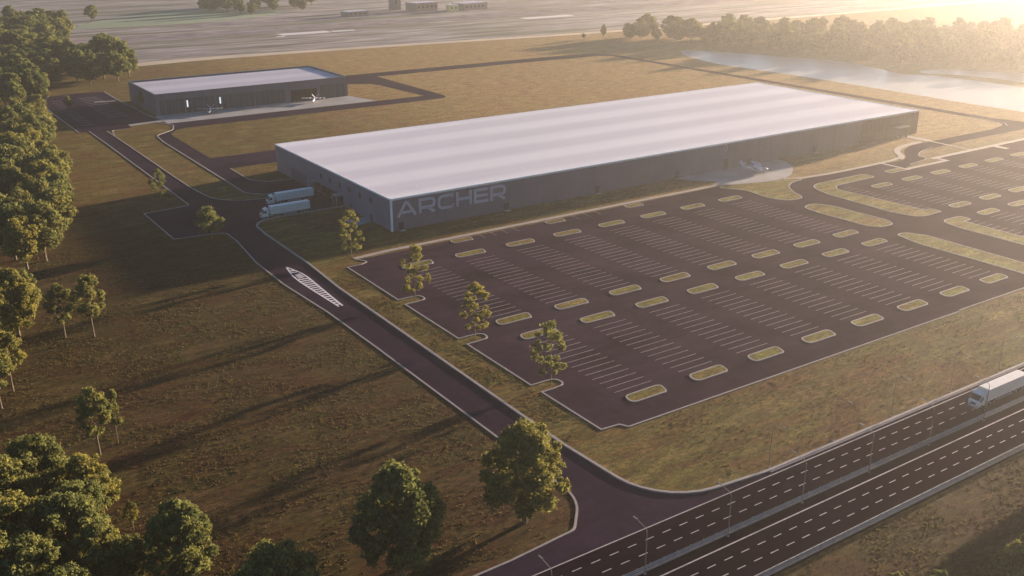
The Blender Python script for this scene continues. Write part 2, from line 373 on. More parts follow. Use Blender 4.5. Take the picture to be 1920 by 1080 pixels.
# main car park
MAINX = 900
def peninsula(yc): return [(116.4, yc-2.1), (119.5, yc-2.1), (123.2, yc-1.6, 1.6), (123.2, yc+1.9, 1.6), (119.5, yc+2.1), (116.4, yc+2.1)]
lot_w = [(122.0, 140.2, .6), (121.2, 141.9, .6), (116.6, 142.2)]
for yc in (165.4, 197.6, 230.3): lot_w += peninsula(yc)
lot_w += [(116.4, 265.4), (121.0, 265.6), (124.0, 267, 1), (122, 270.4, 1)]
lot_w = fillet(lot_w, False, 5)
lot_n = [(277, 271.6), (283, 268), (300, 264.2), (314, 260.9), (330, 259.6), (363.4, 259.6), (363.4, 246.8), (391.4, 246.8), (391.4, 252), (MAINX, 252)]
poly = lot_w + lot_n + [(MAINX, 140), (237.8, 140.5), (237.3, 139.9), (122.2, 139.9)]
sheet('car_park', poly, .020, M['asphalt'])
kerb(lot_w, .42)
kerb([(122, 140.0), (237, 139.9)], .42); kerb(fillet([(237.8, 140.4), (274, 140.3, 4), (281, 133, 4), (281, 125)], False), .42)
sheet('entrance_road', [(281.2, 141), (289, 141), (306, 141), (306, 111), (281.2, 111)], .024, M['asphalt'])
# motorway
sheet('motorway', [(-400, 88.4), (1500, 88.4), (1500, 110.9), (-400, 110.9)], .014, M['highway_asphalt'])
kerb([(133, 110.98), (900, 110.98)], .5, z1=.22)

# pavements
walk = ribbon_mb([(121.5, 271.8), (134, 273.0), (278, 273.2)], 2.0, -.02, .12, False)
ribbon_mb(smooth_line([(308.5, 266.2), (314, 262.8), (330, 260.9), (345, 260.6), (368, 260.9), (378, 262.2)]), 1.9, -.02, .125, False, walk)
ribbon_mb(smooth_line([(376.3, 260.8), (381.5, 263.6), (387.5, 270.2), (394, 274.4), (404, 276.7), (415, 277.2)]), 2.7, -.02, .13, False, walk)
ribbon_mb([(419.6, 292), (419.8, 276)], 4.2, -.02, .122, False, walk)
ribbon_mb([(419.6, 276), (418, 254.5)], 1.3, -.02, .119, False, walk)
ribbon_mb([(388.5, 253.4), (MAINX, 253.4)], 2.4, -.02, .115, False, walk)
ribbon_mb([(363.2, 260.4), (363.2, 246.2)], 1.5, -.02, .118, False, walk)
ribbon_mb([(362.6, 247.7), (391.0, 247.7), (391.0, 253)], 2.0, -.02, .116, False, walk)
ribbon_mb([(434.2, 252.6), (434.2, 246)], 3.0, -.02, .113, False, walk)
ribbon_mb([(118.3, 613), (129.5, 611)], 2.2, -.02, .12, False, walk)
walk.build('pavement', M['walk'])['kind'] = 'structure'
sheet('entrance_road', fillet([(363.9, 259.2), (376, 258.9), (382, 261.3), (389.5, 268.2), (396, 272.4), (404, 274.8), (425, 275.6), (425, 267), (398.5, 265.2), (388.5, 260), (386.6, 254.6), (374, 252.6), (364, 249)]), .041, M['road_asphalt'])
kerb(smooth_line([(372, 252.4), (386.4, 254.6), (388.7, 260), (397.9, 265), (408, 266.9)]), .4)
# aprons
ap = [(272.5, 290.7), (274, 287), (277, 283.5), (283, 277), (277, 274.1), (283.5, 271.4), (289, 269.8), (301, 266.4), (309, 266.2), (316, 268.4), (321, 272), (326, 276.2), (330.2, 281.2), (332, 286), (332.5, 290.7)]
sheet('concrete_apron', smooth_line(ap, 3), .060, M['apron'])
sheet('concrete_apron', [(135.2, 524.4), (254.5, 524.0), (248.3, 548.9), (135.2, 548.9)], .058, M['apron'])
sheet('concrete_apron', [(117.5, 529), (135, 531.6), (135, 536), (117.5, 533.2)], .065, M['apron'])
sheet('concrete_pad', [(135.8, 303.5), (144.3, 305), (144.3, 312), (137, 312)], .05, M['apron'])

# ------------------------------------------------------------------ painted lines
def strip(mb, x0, y0, x1, y1, wd, z):
    d = Vector((x1-x0, y1-y0)).normalized(); n = Vector((-d.y, d.x))*wd/2
    mb.add([(x0+n.x, y0+n.y, z), (x0-n.x, y0-n.y, z), (x1-n.x, y1-n.y, z), (x1+n.x, y1+n.y, z)], [(0, 1, 2, 3)])
def flat_build(mb, name, mat):
    me = bpy.data.meshes.new(name); me.from_pydata(mb.v, [], mb.f); bm = bmesh.new(); bm.from_mesh(me)
    for f in bm.faces:
        if f.normal.z < 0: f.normal_flip()
    bm.to_mesh(me); bm.free(); o = link(name, me, mat); o['kind'] = 'structure'; return o
GX = [135.2+19.05*k for k in range(8)]; HX = [332.2+19.05*k for k in range(12)]
st = MB(); zl = .032
for x in GX:
    for k in range(13): strip(st, x-5.4, 154.1+2.66*k, x+5.4, 154.1+2.66*k, .2, zl)
    for k in range(17): strip(st, x-5.4, 207.3+2.66*k, x+5.4, 207.3+2.66*k, .2, zl)
for x in HX:
    for k in range(11): strip(st, x-5.4, 206.4+2.66*k, x+5.4, 206.4+2.66*k, .2, zl)
    for k in range(14): strip(st, x-5.4, 152.4+2.66*k, x+5.4, 152.4+2.66*k, .2, zl)
for k in range(14): strip(st, 315.4, 207+2.66*k, 320.8, 207+2.66*k, .2, zl)
for k in range(13): strip(st, 314.2, 187-2.66*k, 319.6, 187-2.66*k, .2, zl)
for x in (162.5, 167, 171.5, 176, 180.5, 206, 211, 216): strip(st, x, 267.2, x, 272, .2, zl)
for k in range(14): strip(st, 97.5, 545+6.5*k, 103, 545+6.5*k, .6, .042); strip(st, 113, 560+5.5*k, 124, 560+5.5*k, .6, .042)
flat_build(st, 'parking_lines', M['stall_paint'])
pt = MB(); zp = .026
strip(pt, -300, 110.1, 1400, 110.1, .28, zp); strip(pt, -300, 98.5, 1400, 98.5, .28, zp); strip(pt, -300, 90.0, 1400, 90.0, .28, zp)
for yy, ph in ((107.45, 1.05), (104.55, 1.05), (95.8, .35), (92.9, .35)):
    for k in range(-20, 330):
        x = 3.9*k+ph; strip(pt, x, yy, x+1.9, yy, .19, zp)
flat_build(pt, 'lane_markings', M['paint'])
# painted island on the access road
hm = MB(); zh = .044
L = [(101.1, 276.4), (99.7, 268), (99.5, 262), (99.8, 254), (100.7, 237.2)]; Rr = [(101.1, 276.4), (102.7, 269.5), (103.0, 264), (102.5, 254), (101.8, 237.2)]
M['bright_paint'] = plain('bright_paint', (.72, .66, .66), .7, 0, .12, 1.2)
def at_y(Ln, y):
    for a, b in zip(Ln, Ln[1:]):
        if b[1] <= y <= a[1]: t = (y-a[1])/(b[1]-a[1]); return a[0]+(b[0]-a[0])*t
    return Ln[-1][0]
for Ln in (L, Rr):
    for a, b in zip(Ln, Ln[1:]): strip(hm, *a, *b, .5, zh)
y = 239.0
while y < 274:
    if not 264.2 < y < 269.0: strip(hm, at_y(L, y), y, at_y(Rr, y), y-.15, .8, zh+.002)
    y += 1.75
for i in range(5): strip(hm, 100.2+.1*i, 264.6+i*.9, 102.4-.05*i, 265.2+i*.8, .5, zh+.004)
flat_build(hm, 'hatched_markings', M['bright_paint'])

# ------------------------------------------------------------------ raised grass islands
def island(poly, label, group, name='traffic_island', kw=.42):
    xs = [p[0] for p in poly]; ys = [p[1] for p in poly]; cx, cy = sum(xs)/len(xs), sum(ys)/len(ys)
    rel = [(p[0]-cx, p[1]-cy) for p in poly]
    t = empty(name, (cx, cy, .02)); tag(t, label, 'traffic island', group)
    ribbon_mb(rel, kw, -.02, .19, True).build('kerb', M['kerb'], t)
    sheet('lawn', rel, .165, M['island_grass'], None, t); return t
def cap(cx, cy, l=5.3, h=1.75): return fillet([(cx-l-.2, cy-h, 1.3), (cx+l-.6, cy-h, 1.3), (cx+l+.2, cy+h-.3, 1.5), (cx+l-.8, cy+h+.1, 1.2), (cx-l+.6, cy+h, 1.5)], True, 5)
ORD = ['first', 'second', 'third', 'fourth', 'fifth', 'sixth', 'seventh', 'eighth']
rows = [(149.6, 'nearest row'), (191.2, 'second nearest row'), (202.7, 'third nearest row'), (255.8, 'row nearest the factory')]
proto = None
def small_island(x, y, label, group, l=5.3):
    global proto
    if proto is None:
        proto = island(cap(0, 0), label, group); t = proto; proto_c = Vector(t.location)
        small_island.c = proto_c
    else: t = copy_tree(proto); tag(t, label, 'traffic island', group)
    t.location = (x+small_island.c.x, y+small_island.c.y, .02)
    if l != 5.3: t.scale = (l/5.3, .95, 1)
for yy, rn in rows:
    for k, x in enumerate(GX):
        small_island(x, yy, '%s rounded grass island from the left, %s' % (ORD[k], rn), 'rounded grass islands of the car park')
for x, s in ((158.8, 'leftmost'), (196.8, 'middle'), (232.6, 'rightmost')):
    small_island(x, 269.2, '%s of three short grass stubs against the long pavement' % s, 'grass stubs at the pavement', 3.9)
for yy, rn in ((191.3, 'nearest row beyond the long median'), (202.6, 'middle row beyond the long median'), (236.5, 'far row of the east car park')):
    for k, x in enumerate(HX[:7]):
        if k < (3 if yy < 210 else 6): lb = '%s small grass island from the left in the %s' % (ORD[k], rn)
        else: continue
        small_island(x, yy, lb, 'small grass islands of the east car park')
island(fillet([(285.2, 200.6, 3), (291, 200.6, 3), (293.2, 204.5, 4), (292.3, 228, 5), (288.5, 234, 3), (282, 232.6, 4), (281, 224, 10), (282, 204, 5)]), 'long pill-shaped grass median left of the curved drive', 'long grass medians')
island(fillet([(303.2, 211, 10), (304, 240, 10), (308, 252.3, 9), (341.5, 252.3, 2), (341.5, 246.6, 2), (317, 246.2), (312.8, 242.6, 2), (315, 205.2), (318.6, 205.2, 1), (318.6, 200.8, 1), (306, 200.4, 5)]), 'large hooked grass median wrapping the corner of the east car park', 'long grass medians')
island(fillet([(280, 141.5), (289, 141.5), (289.2, 186, 6), (286, 192.4, 3), (281.6, 192.4, 2), (279.4, 183, 8)]), 'long straight grass median leaving the right edge of the picture, left of the drive', 'long grass medians')
island(fillet([(306.3, 141.5), (314, 141.5), (314, 189), (318.5, 189.2, 1), (318.5, 193.6, 1.2), (308, 193.8, 4), (306, 186, 4)]), 'long grass median with a short hook, right of the drive', 'long grass medians')
island(fillet([(351, 246.8, 1.5), (362, 246.8), (362, 250.4), (352, 250.4, 1.5)]), 'narrow grass stub joined to the pavement corner in the east car park', 'grass stubs at the pavement')
island([p for p in smooth_line([(277, 269.6), (279.6, 265.2), (282.4, 260.6), (281.6, 252.5), (282.2, 246), (285.5, 242), (290.5, 241.3), (293.4, 243.4), (296, 249.5), (300.7, 255.8), (306.5, 259.4), (313.5, 260.6), (310.5, 264), (302, 265.3), (290, 268.6), (281, 271.6)], 3)], 'broad curved grass island in front of the round apron', 'curved grass island')

# ================================================================== FACTORY
fx0, fx1, fy0, fy1, fz = 144.5, 430.0, 290.8, 395.5, 11.2
fac = empty('factory_building', (fx0, fy0, 0)); tag(fac, 'huge low factory with a white roof and grey clad walls with large pale lettering', 'factory')
def rel(mb, o=(fx0, fy0)): mb.v = [(v[0]-o[0], v[1]-o[1], v[2]) for v in mb.v]; return mb
# walls, split so the west side shows its own cladding
rel(MB().box(fx0+.3, 387.4, fy0, fy0+.3, -.3, fz-.5)).build('wall', M['clad'], fac)
rel(MB().box(fx0, fx0+.3, fy0, fy1, -.3, fz-.5)).build('wall', M['clad_side'], fac)
rel(MB().box(fx0+.3, fx1, fy1-.3, fy1, -.3, fz-.5)).build('wall', M['clad'], fac)
rel(MB().box(fx1-.3, fx1, fy0+.3, fy1-.3, -.3, fz-.5)).build('wall', M['clad_side'], fac)
gl = rel(MB().box(387.4, fx1-.02, fy0-.05, fy0+.3, -.3, fz-.5)).build('glazed_facade', M['bronze_glass'], fac); tag(gl, 'dark bronze glazed end of the front wall')
mu = MB()
for k in range(15): mu.box(389+2.9*k, 389.12+2.9*k, fy0-.14, fy0-.053, .1, fz-.6)
for z in (3.6, 7.1): mu.box(387.5, fx1-.1, fy0-.12, fy0-.052, z, z+.12)
rel(mu).build('mullions', M['dark_metal'], gl)
sl_ = rel(MB().box(301.5, 386.8, fy0-.07, fy0-.004, .1, fz-.7)).build('slatted_panel', M['hatched_slats'], fac)
rel(MB().box(fx0+.05, fx1-.05, fy0+.05, fy1-.05, fz-.5, fz+.02)).build('roof', M['roof'], fac)
ed = MB().box(fx0-.1, fx1+.1, fy0-.35, fy0+.9, fz-.42, fz+.26).box(fx1-.3, fx1+.1, fy0+.902, fy1+.1, fz-.5, fz+.16).box(fx0-.1, fx0+.14, fy0+.902, fy1+.1, fz-.4, fz+.14).box(fx0+.142, fx1-.302, fy1-.2, fy1+.1, fz-.4, fz+.12)
rel(ed).build('roof_edge', M['trim'], fac)
rel(MB().box(fx0-.12, fx0+.5, fy0-.2, fy0-.004, -.1, fz-.43).box(fx0-.12, fx0-.004, fy0-.002, fy0+.4, -.1, fz-.43)).build('corner_trim', M['trim'], fac)
rel(MB().box(fx1-.12, fx1+.06, fy0-.16, fy0-.056, -.1, fz-.43)).build('corner_trim', M['frame'], fac)
def door_at(x, wd=1.5, h=2.7, yy=None, mat='dark_metal'):
    y0 = fy0-.05 if yy is None else yy
    d = rel(MB().box(x-wd/2, x+wd/2, y0-.09, y0-.03, .05, h)).build('door', M[mat], fac)
    rel(MB().box(x-wd/2-.15, x-wd/2, y0-.14, y0-.02, 0, h+.15).box(x+wd/2, x+wd/2+.15, y0-.14, y0-.02, 0, h+.15).box(x-wd/2, x+wd/2, y0-.14, y0-.02, h, h+.15)).build('door_frame', M['dark_metal'], d)
    rel(MB().box(x+wd/2-.25, x+wd/2-.12, y0-.16, y0-.092, 1.0, 1.2)).build('handle', M['galv'], d)
    rel(MB().box(x-1.1, x+1.1, y0-1.9, y0-.15, -.02, .16)).build('door_step', M['walk'], d)
for x in (148.1, 190.8, 232.6, 273.9, 315.1, 356.6): door_at(x)
door_at(300.8, 2.4, 4.3)
# tall emblem above the wide door: a stem carrying a slim loop
em = MB(); em.box(300.42, 300.68, fy0-.2, fy0-.075, 4.8, 7.8)
loop = [(300.55+.75*sin(t*2*pi/20)*(1 if cos(t*2*pi/20) > -.2 else .75), 9.1-1.35*cos(t*2*pi/20)) for t in range(20)]
for i in range(20):
    a, b = loop[i], loop[(i+1) % 20]; d = Vector((b[0]-a[0], b[1]-a[1])).normalized(); n = Vector((-d.y, d.x))*.14
    em.prism([(a[0]+n.x, a[1]+n.y), (a[0]-n.x, a[1]-n.y), (b[0]-n.x, b[1]-n.y), (b[0]+n.x, b[1]+n.y)], 'y', fy0-.2, fy0-.075)
rel(em).build('emblem', M['lettering'], fac)
# entrance with flat canopy at the dark glazed end
cn = rel(MB().box(410.2, 419.4, fy0-3.4, fy0-.15, 5.0, 5.5)).build('entrance_canopy', M['canopy'], fac)
rel(MB().box(413.2, 414.0, fy0-3.2, fy0-2.6, .0, 4.99)).build('canopy_post', M['dark_metal'], cn)
rel(MB().box(417.8, 418.4, fy0-3.2, fy0-2.7, 0, 4.99)).build('canopy_post', M['dark_metal'], cn)
door_at(415.8, 3.0, 3.0, fy0-.15, 'glass')
# lettering
def letter(ch, x0, z0, wd, h, s):
    mb = MB(); ya, yb = fy0-.13, fy0-.012
    def seg(a, b, sw=s):
        d = Vector((b[0]-a[0], b[1]-a[1])).normalized(); n = Vector((-d.y, d.x))*sw/2
        mb.prism([(x0+a[0]+n.x, z0+a[1]+n.y), (x0+a[0]-n.x, z0+a[1]-n.y), (x0+b[0]-n.x, z0+b[1]-n.y), (x0+b[0]+n.x, z0+b[1]+n.y)], 'y', ya, yb)
    def path(pts):
        a = offset(pts, s/2, False); b = offset(pts, -s/2, False)
        for i in range(len(pts)-1):
            mb.prism([(x0+a[i][0], z0+a[i][1]), (x0+b[i][0], z0+b[i][1]), (x0+b[i+1][0], z0+b[i+1][1]), (x0+a[i+1][0], z0+a[i+1][1])], 'y', ya, yb)
    e = s/2
    if ch == 'A': path([(e*.9, 0), (wd/2-.35, h-e), (wd/2+.35, h-e), (wd-e*.9, 0)]); seg((wd*.25, h*.27), (wd*.75, h*.27), s*.9)
    if ch == 'R':
        path(fillet([(e, 0), (e, h-e), (wd-e, h-e, 1.2), (wd-e, h*.36, 1.2), (e+s/2, h*.36)], False, 4)); seg((wd*.55, h*.36-e*.6), (wd-e*.9, 0))
    if ch == 'C': path(fillet([(wd-.1, h-e), (e, h-e, 1.6), (e, e, 1.6), (wd-.1, e)], False, 5)); 
    if ch == 'C': seg((wd-.55, h-e*.7), (wd-.55, h*.70), s*.95); seg((wd-.55, e*.7), (wd-.55, h*.30), s*.95)
    if ch == 'H': seg((e, 0), (e, h)); seg((wd-e, 0), (wd-e, h)); seg((s, h/2), (wd-s, h/2))
    if ch == 'E': seg((e, 0), (e, h)); seg((s, e), (wd, e)); seg((s, h-e), (wd, h-e)); seg((s, h/2), (wd-.3, h/2), s*.9)
    return rel(mb).build('letter', M['lettering'], fac)
lx = 146.6
for ch in 'ARCHER':
    wd = {'A': 7.6, 'R': 6.6, 'C': 6.6, 'H': 6.4, 'E': 6.0}[ch]; letter(ch, lx, 4.55, wd, 5.3, 1.02); lx += wd+.85
# west side: windows, dock doors, canopies
for y in (348.8, 340.4, 331.9, 323.3, 314.6, 306.1):
    wdw = rel(MB().box(fx0-.05, fx0-.01, y-.75, y+.75, 6.6, 8.2)).build('window', M['glass'], fac)
    rel(MB().box(fx0-.12, fx0-.008, y-.9, y-.75, 6.45, 8.35).box(fx0-.12, fx0-.008, y+.75, y+.9, 6.45, 8.35).box(fx0-.12, fx0-.008, y-.75, y+.75, 8.2, 8.35).box(fx0-.12, fx0-.008, y-.75, y+.75, 6.45, 6.6)).build('window_frame', M['dark_metal'], wdw)
for y in (323.0, 306.3):
    rel(MB().box(fx0-.08, fx0-.01, y-.7, y+.7, .05, 2.4)).build('door', M['dark_metal'], fac)
rel(MB().box(fx0-.12, fx0-.01, 363.4, 379.5, .1, 4.8)).build('shutter_door', M['clad_dark'], fac)
for k in range(5):
    y = 333.4+3.9*k
    dk = rel(MB().box(fx0-.1, fx0-.02, y, y+3.0, 0, 3.6)).build('dock_door', M['glass'], fac)
    rel(MB().box(fx0-.45, fx0-.02, y-.35, y-.02, 0, 3.9).box(fx0-.45, fx0-.02, y+3.02, y+3.35, 0, 3.9).box(fx0-.45, fx0-.02, y-.02, y+3.02, 3.62, 4.0)).build('dock_seal', M['rubber'], dk)
    rel(MB().box(fx0-.6, fx0-.46, y+.4, y+.8, .6, 1.2).box(fx0-.6, fx0-.46, y+2.2, y+2.6, .6, 1.2)).build('bumper', M['canopy'], dk)
for y in (329.2, 352.8):
    cnp = rel(MB().box(fx0-3.0, fx0-.02, y, y+3.4, 3.9, 4.35)).build('dock_canopy', M['canopy'], fac)
    for yp in (.1, 3.0): rel(MB().box(fx0-2.9, fx0-2.65, y+yp, y+yp+.25, 0, 3.88)).build('canopy_post', M['galv'], cnp)
    rel(MB().box(fx0-.9, fx0-.05, y+.4, y+2.8, 0, 3.2)).build('dock_housing', M['dark_metal'], cnp)
# small roof hardware
rv = MB()
for x, y in ((160, 300.5), (205, 301), (262, 300.5), (331, 301.5), (392, 302)): rv.tube([(x, y, fz), (x, y, fz+.5)], [.12, .12], 6)
rel(rv).build('vent_pipes', M['trim'], fac)
mh = MB().tube([(139.5, 298.0, .0), (139.5, 298.0, .22)], [1.2, 1.15], 12); tag(mh.build('drain_cover', M['rubber']), 'dark low drain cover in the shaded lawn beside the factory corner', 'drain cover')

# ================================================================== HANGAR
hx0, hx1, hy0, hy1, hz = 136.6, 248.2, 549.0, 605.0, 11.4
hg = empty('hangar_building', (hx0, hy0, 0)); tag(hg, 'smaller dark hangar building with pale roof and parapet far left of the factory', 'hangar')
ho = (hx0, hy0)
rel(MB().box(hx0, hx1, hy0, hy0+.4, 7.9, hz).box(hx0, hx0+.4, hy0+.4, hy1-.4, -.2, hz).box(hx1-.4, hx1, hy0+.4, hy1-.4, -.2, hz).box(hx0, hx1, hy1-.4, hy1, -.2, hz)
    .box(hx0, hx0+1.6, hy0, hy0+.4, -.2, 7.9).box(hx1-1.6, hx1, hy0, hy0+.4, -.2, 7.9).box(209.4, 212.6, hy0, hy0+.4, -.2, 7.9).box(228.9, 230.4, hy0, hy0+.4, -.2, 7.9).box(212.6, 228.9, hy0, hy0+.4, 6.5, 7.9), ho).build('wall', M['clad_dark'], hg)
rel(MB().box(hx0+.4, hx1-.4, hy0+.4, hy1-.4, hz-1.5, hz-.9), ho).build('roof', M['roof_far'], hg)
rel(MB().box(hx0-.1, hx1+.1, hy0-.1, hy0+.5, hz+.003, hz+.12).box(hx0-.1, hx0+.5, hy0+.502, hy1-.502, hz+.003, hz+.12).box(hx1-.5, hx1+.1, hy0+.502, hy1-.502, hz+.003, hz+.12).box(hx0-.1, hx1+.1, hy1-.5, hy1+.1, hz+.003, hz+.12), ho).build('parapet_coping', M['frame'], hg)
for a, b in ((138.2, 152.0), (152.2, 172.4), (172.6, 191.2), (191.4, 209.4), (230.4, 246.6)):
    d = rel(MB().box(a, b, hy0+.1, hy0+.3, -.2, 7.88), ho).build('hangar_door', M['hangar_door'], hg)
    f = MB()
    n = int((b-a)/3)
    for k in range(n+1): f.box(a+(b-a)*k/n-.07, a+(b-a)*k/n+.07, hy0+.02, hy0+.097, 0, 7.8)
    rel(f, ho).build('door_rails', M['frame'], d)
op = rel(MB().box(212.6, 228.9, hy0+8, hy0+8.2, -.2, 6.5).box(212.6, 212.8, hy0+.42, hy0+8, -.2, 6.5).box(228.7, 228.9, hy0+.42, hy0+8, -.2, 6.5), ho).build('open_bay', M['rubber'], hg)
for x in (153.3, 171.4):
    o = rel(MB().box(x-.35, x+.35, hy0-.12, hy0+.02, 3.2, 6.8), ho).build('wall_light', M['lit'], hg); tag(o, 'tall lit white strip on the dark wall')
rel(MB().box(173.0, 174.6, hy0-.1, hy0+.09, 0, 2.7), ho).build('door', M['rubber'], hg)

# ================================================================== TRUCKS
def make_truck(label, group=None):
    """built along +x: cab at the -x end, x=0 is the front bumper, z=0 the road"""
    t = empty('semi_truck'); tag(t, label, 'truck', group)
    cab = MB()
    prof = [(0.05, .55), (2.5, .55), (2.5, 3.55), (2.2, 3.72), (1.1, 3.35), (.75, 2.75), (.30, 2.30), (.0, 1.6)]
    cab.prism(prof, 'y', -1.22, 1.22); c = cab.build('cab', M['white_paint'], t, bevel=.08)
    MB().prism([(.27, 2.08), (.34, 2.34), (.74, 2.80), (1.03, 3.12), (.98, 3.14), (.66, 2.84), (.22, 2.34), (.18, 2.1)], 'y', -1.12, 1.12).build('windscreen', M['glass'], c)
    for s in (-1, 1):
        MB().box(.85, 1.65, s*1.235-.02, s*1.235+.02, 1.95, 2.75).build('side_window', M['glass'], c)
        MB().box(.35, .55, s*1.42-.1, s*1.42+.1, 1.9, 2.6).box(.42, .48, min(s*1.2, s*1.33), max(s*1.2, s*1.33), 2.2, 2.3).build('mirror', M['dark_metal'], c)
        MB().box(-.03, .06, s*.85-.18, s*.85+.18, .75, .98).build('headlight', M['canopy'], c)
    MB().box(-.06, .1, -1.15, 1.15, .35, .7).build('bumper', M['grey_paint'], c)
    MB().box(-.04, .04, -.6, .6, 1.0, 1.55).build('grille', M['dark_metal'], c)
    MB().box(.4, 6.2, -.45, .45, .62, .9).build('chassis', M['dark_metal'], t)
    for s in (-1, 1): MB().tube([(2.9, s*.95, .85), (4.3, s*.95, .85)], [.28, .28], 10).build('fuel_tank', M['galv'], t)
    tr = MB().box(3.35, 18.1, -1.28, 1.28, 1.18, 4.0).build('trailer', M['white_paint'], t, bevel=.05)
    rb = MB()
    for k in range(24):
        x = 3.75+k*.6
        for s in (-1, 1): rb.box(x, x+.05, s*1.283-.012, s*1.283+.012, 1.4, 3.85)
    rb.build('side_ribs', M['grey_paint'], tr)
    MB().box(18.1, 18.14, -1.1, 1.1, 1.35, 3.85).box(18.14, 18.16, -.02, .02, 1.3, 3.9).build('rear_doors', M['grey_paint'], tr)
    MB().box(3.6, 18.0, -1.2, 1.2, .98, 1.16).build('trailer_frame', M['dark_metal'], tr)
    for s in (-1, 1):
        MB().box(7.8, 13.0, s*1.15-.03, s*1.15+.03, .45, .97).build('side_skirt', M['grey_paint'], tr)
        MB().box(6.9, 7.05, s*.8-.06, s*.8+.06, .08, .98).build('landing_leg', M['dark_metal'], tr)
    MB().box(17.9, 18.0, -1.1, 1.1, .45, .6).build('underrun_bar', M['dark_metal'], tr)
    for x in (1.25, 4.75, 5.95, 14.6, 15.9, 17.0):
        for s in (-1, 1):
            wdt = .3 if x < 2 else .5
            ya, yb = (s*1.22, s*(1.22-wdt))
            wh = MB().tube([(x, ya, .5), (x, yb, .5)], [.5, .5], 18).build('wheel', M['rubber'], t)
            MB().tube([(x, ya+s*.02, .5), (x, ya-s*.05, .5)], [.27, .27], 12).build('rim', M['galv'], wh)
    return t
t1 = make_truck('white articulated truck parked nearest the round lawn corner beside the docks', 'articulated trucks'); t1.location = (113.4, 330.7, .03)
t2 = copy_tree(t1); tag(t2, 'white articulated truck backed in behind the other one at the dock doors', 'truck', 'articulated trucks'); t2.location = (121.6, 346.6, .03)
t3 = copy_tree(t1); tag(t3, 'white articulated truck driving on the motorway at the right edge', 'truck', 'articulated trucks'); t3.location = (188.9, 104.9, .015)

# ================================================================== AIRCRAFT
def make_aircraft(label, group=None):
    """nose to -y; V tail at +y"""
    t = empty('electric_aircraft'); tag(t, label, 'aircraft', group)
    fu = MB(); secs = [(-4.2, .08, 1.15), (-3.8, .38, 1.2), (-3.0, .66, 1.35), (-1.8, .85, 1.5), (-.4, .88, 1.55), (1.0, .62, 1.7), (2.6, .34, 1.95), (4.4, .18, 2.1), (5.0, .06, 2.15)]
    fu.tube([(0, s[0], s[2]) for s in secs], [s[1] for s in secs], 14); f = fu.build('fuselage', M['aircraft_paint'], t, smooth=True)
    MB().tube([(0, -3.55, 1.45), (0, -2.9, 1.62), (0, -1.9, 1.85), (0, -1.0, 1.98)], [.3, .5, .6, .35], 12).build('windshield', M['glass'], f, smooth=True)
    wg = MB()
    for s in (-1, 1):
        wg.add([(0, -.9, 2.35), (0, .8, 2.3), (s*6.6, .35, 2.55), (s*6.6, -.45, 2.6), (0, -.9, 2.55), (0, .8, 2.38), (s*6.6, .35, 2.6), (s*6.6, -.45, 2.68)], [(0, 1, 2, 3), (7, 6, 5, 4), (0, 3, 7, 4), (1, 5, 6, 2), (3, 2, 6, 7), (0, 4, 5, 1)])
    wg.build('wing', M['aircraft_paint'], t)
    for s in (-1, 1):
        ta = MB().add([(s*.08, 3.7, 2.1), (s*.08, 4.9, 2.1), (s*1.9, 5.5, 3.9), (s*1.9, 4.8, 3.9), (s*.2, 3.7, 2.1), (s*.2, 4.9, 2.1), (s*2.0, 5.5, 3.85), (s*2.0, 4.8, 3.85)], [(0, 1, 2, 3), (7, 6, 5, 4), (0, 3, 7, 4), (1, 5, 6, 2), (3, 2, 6, 7), (0, 4, 5, 1)])
        ta.build('tail_fin', M['aircraft_paint'], t)
        for x in (1.9, 4.0, 6.1):
            b = MB().tube([(s*x, -2.3, 2.5), (s*x, -1.9, 2.55), (s*x, 1.6, 2.5), (s*x, 2.2, 2.45)], [.07, .17, .15, .05], 8).build('boom', M['grey_paint'], t)
            for yy, z in ((-2.35, 2.8), (1.8, 2.75)):
                p = MB().tube([(s*x, yy, z-.35), (s*x, yy, z)], [.1, .13], 8)
                for k in range(3):
                    a = 2*pi*k/3+x; dx, dy = cos(a), sin(a)
                    p.add([(s*x-.07*dy, yy+.07*dx, z-.01), (s*x+.07*dy, yy-.07*dx, z-.01), (s*x+dx*1.0+.05*dy, yy+dy*1.0-.05*dx, z), (s*x+dx*1.0-.05*dy, yy+dy*1.0+.05*dx, z), (s*x-.07*dy, yy+.07*dx, z+.03), (s*x+.07*dy, yy-.07*dx, z+.03), (s*x+dx*1.0+.05*dy, yy+dy*1.0-.05*dx, z+.03), (s*x+dx*1.0-.05*dy, yy+dy*1.0+.05*dx, z+.03)],
                          [(0, 1, 2, 3), (7, 6, 5, 4), (0, 3, 7, 4), (1, 5, 6, 2), (3, 2, 6, 7), (0, 4, 5, 1)])
                p.build('propeller', M['dark_metal'], b)
    for x, yy in ((0, -2.7), (-.95, .5), (.95, .5)):
        g = MB().tube([(x*.6, yy, 1.0), (x, yy, .22)], [.08, .05], 6).build('landing_gear', M['galv'], t)
        MB().tube([(x-.08, yy, .22), (x+.08, yy, .22)], [.22, .22], 10).build('wheel', M['rubber'], g)
    return t
a1 = make_aircraft('white electric aircraft standing on the round apron in front of the factory', 'small electric aircraft'); a1.location = (306.6, 278.8, .06); a1.rotation_euler = (0, 0, radians(58)); a1.scale = (1.2,)*3
a2 = copy_tree(a1); tag(a2, 'white electric aircraft outside the left half of the dark hangar', 'aircraft', 'small electric aircraft'); a2.location = (162.5, 540.5, .06); a2.rotation_euler = (0, 0, radians(-25)); a2.scale = (1.05,)*3
a3 = copy_tree(a1); tag(a3, 'white electric aircraft beside the open bay at the right of the hangar', 'aircraft', 'small electric aircraft'); a3.location = (222.5, 540.0, .06); a3.rotation_euler = (0, 0, radians(-35)); a3.scale = (1.0,)*3

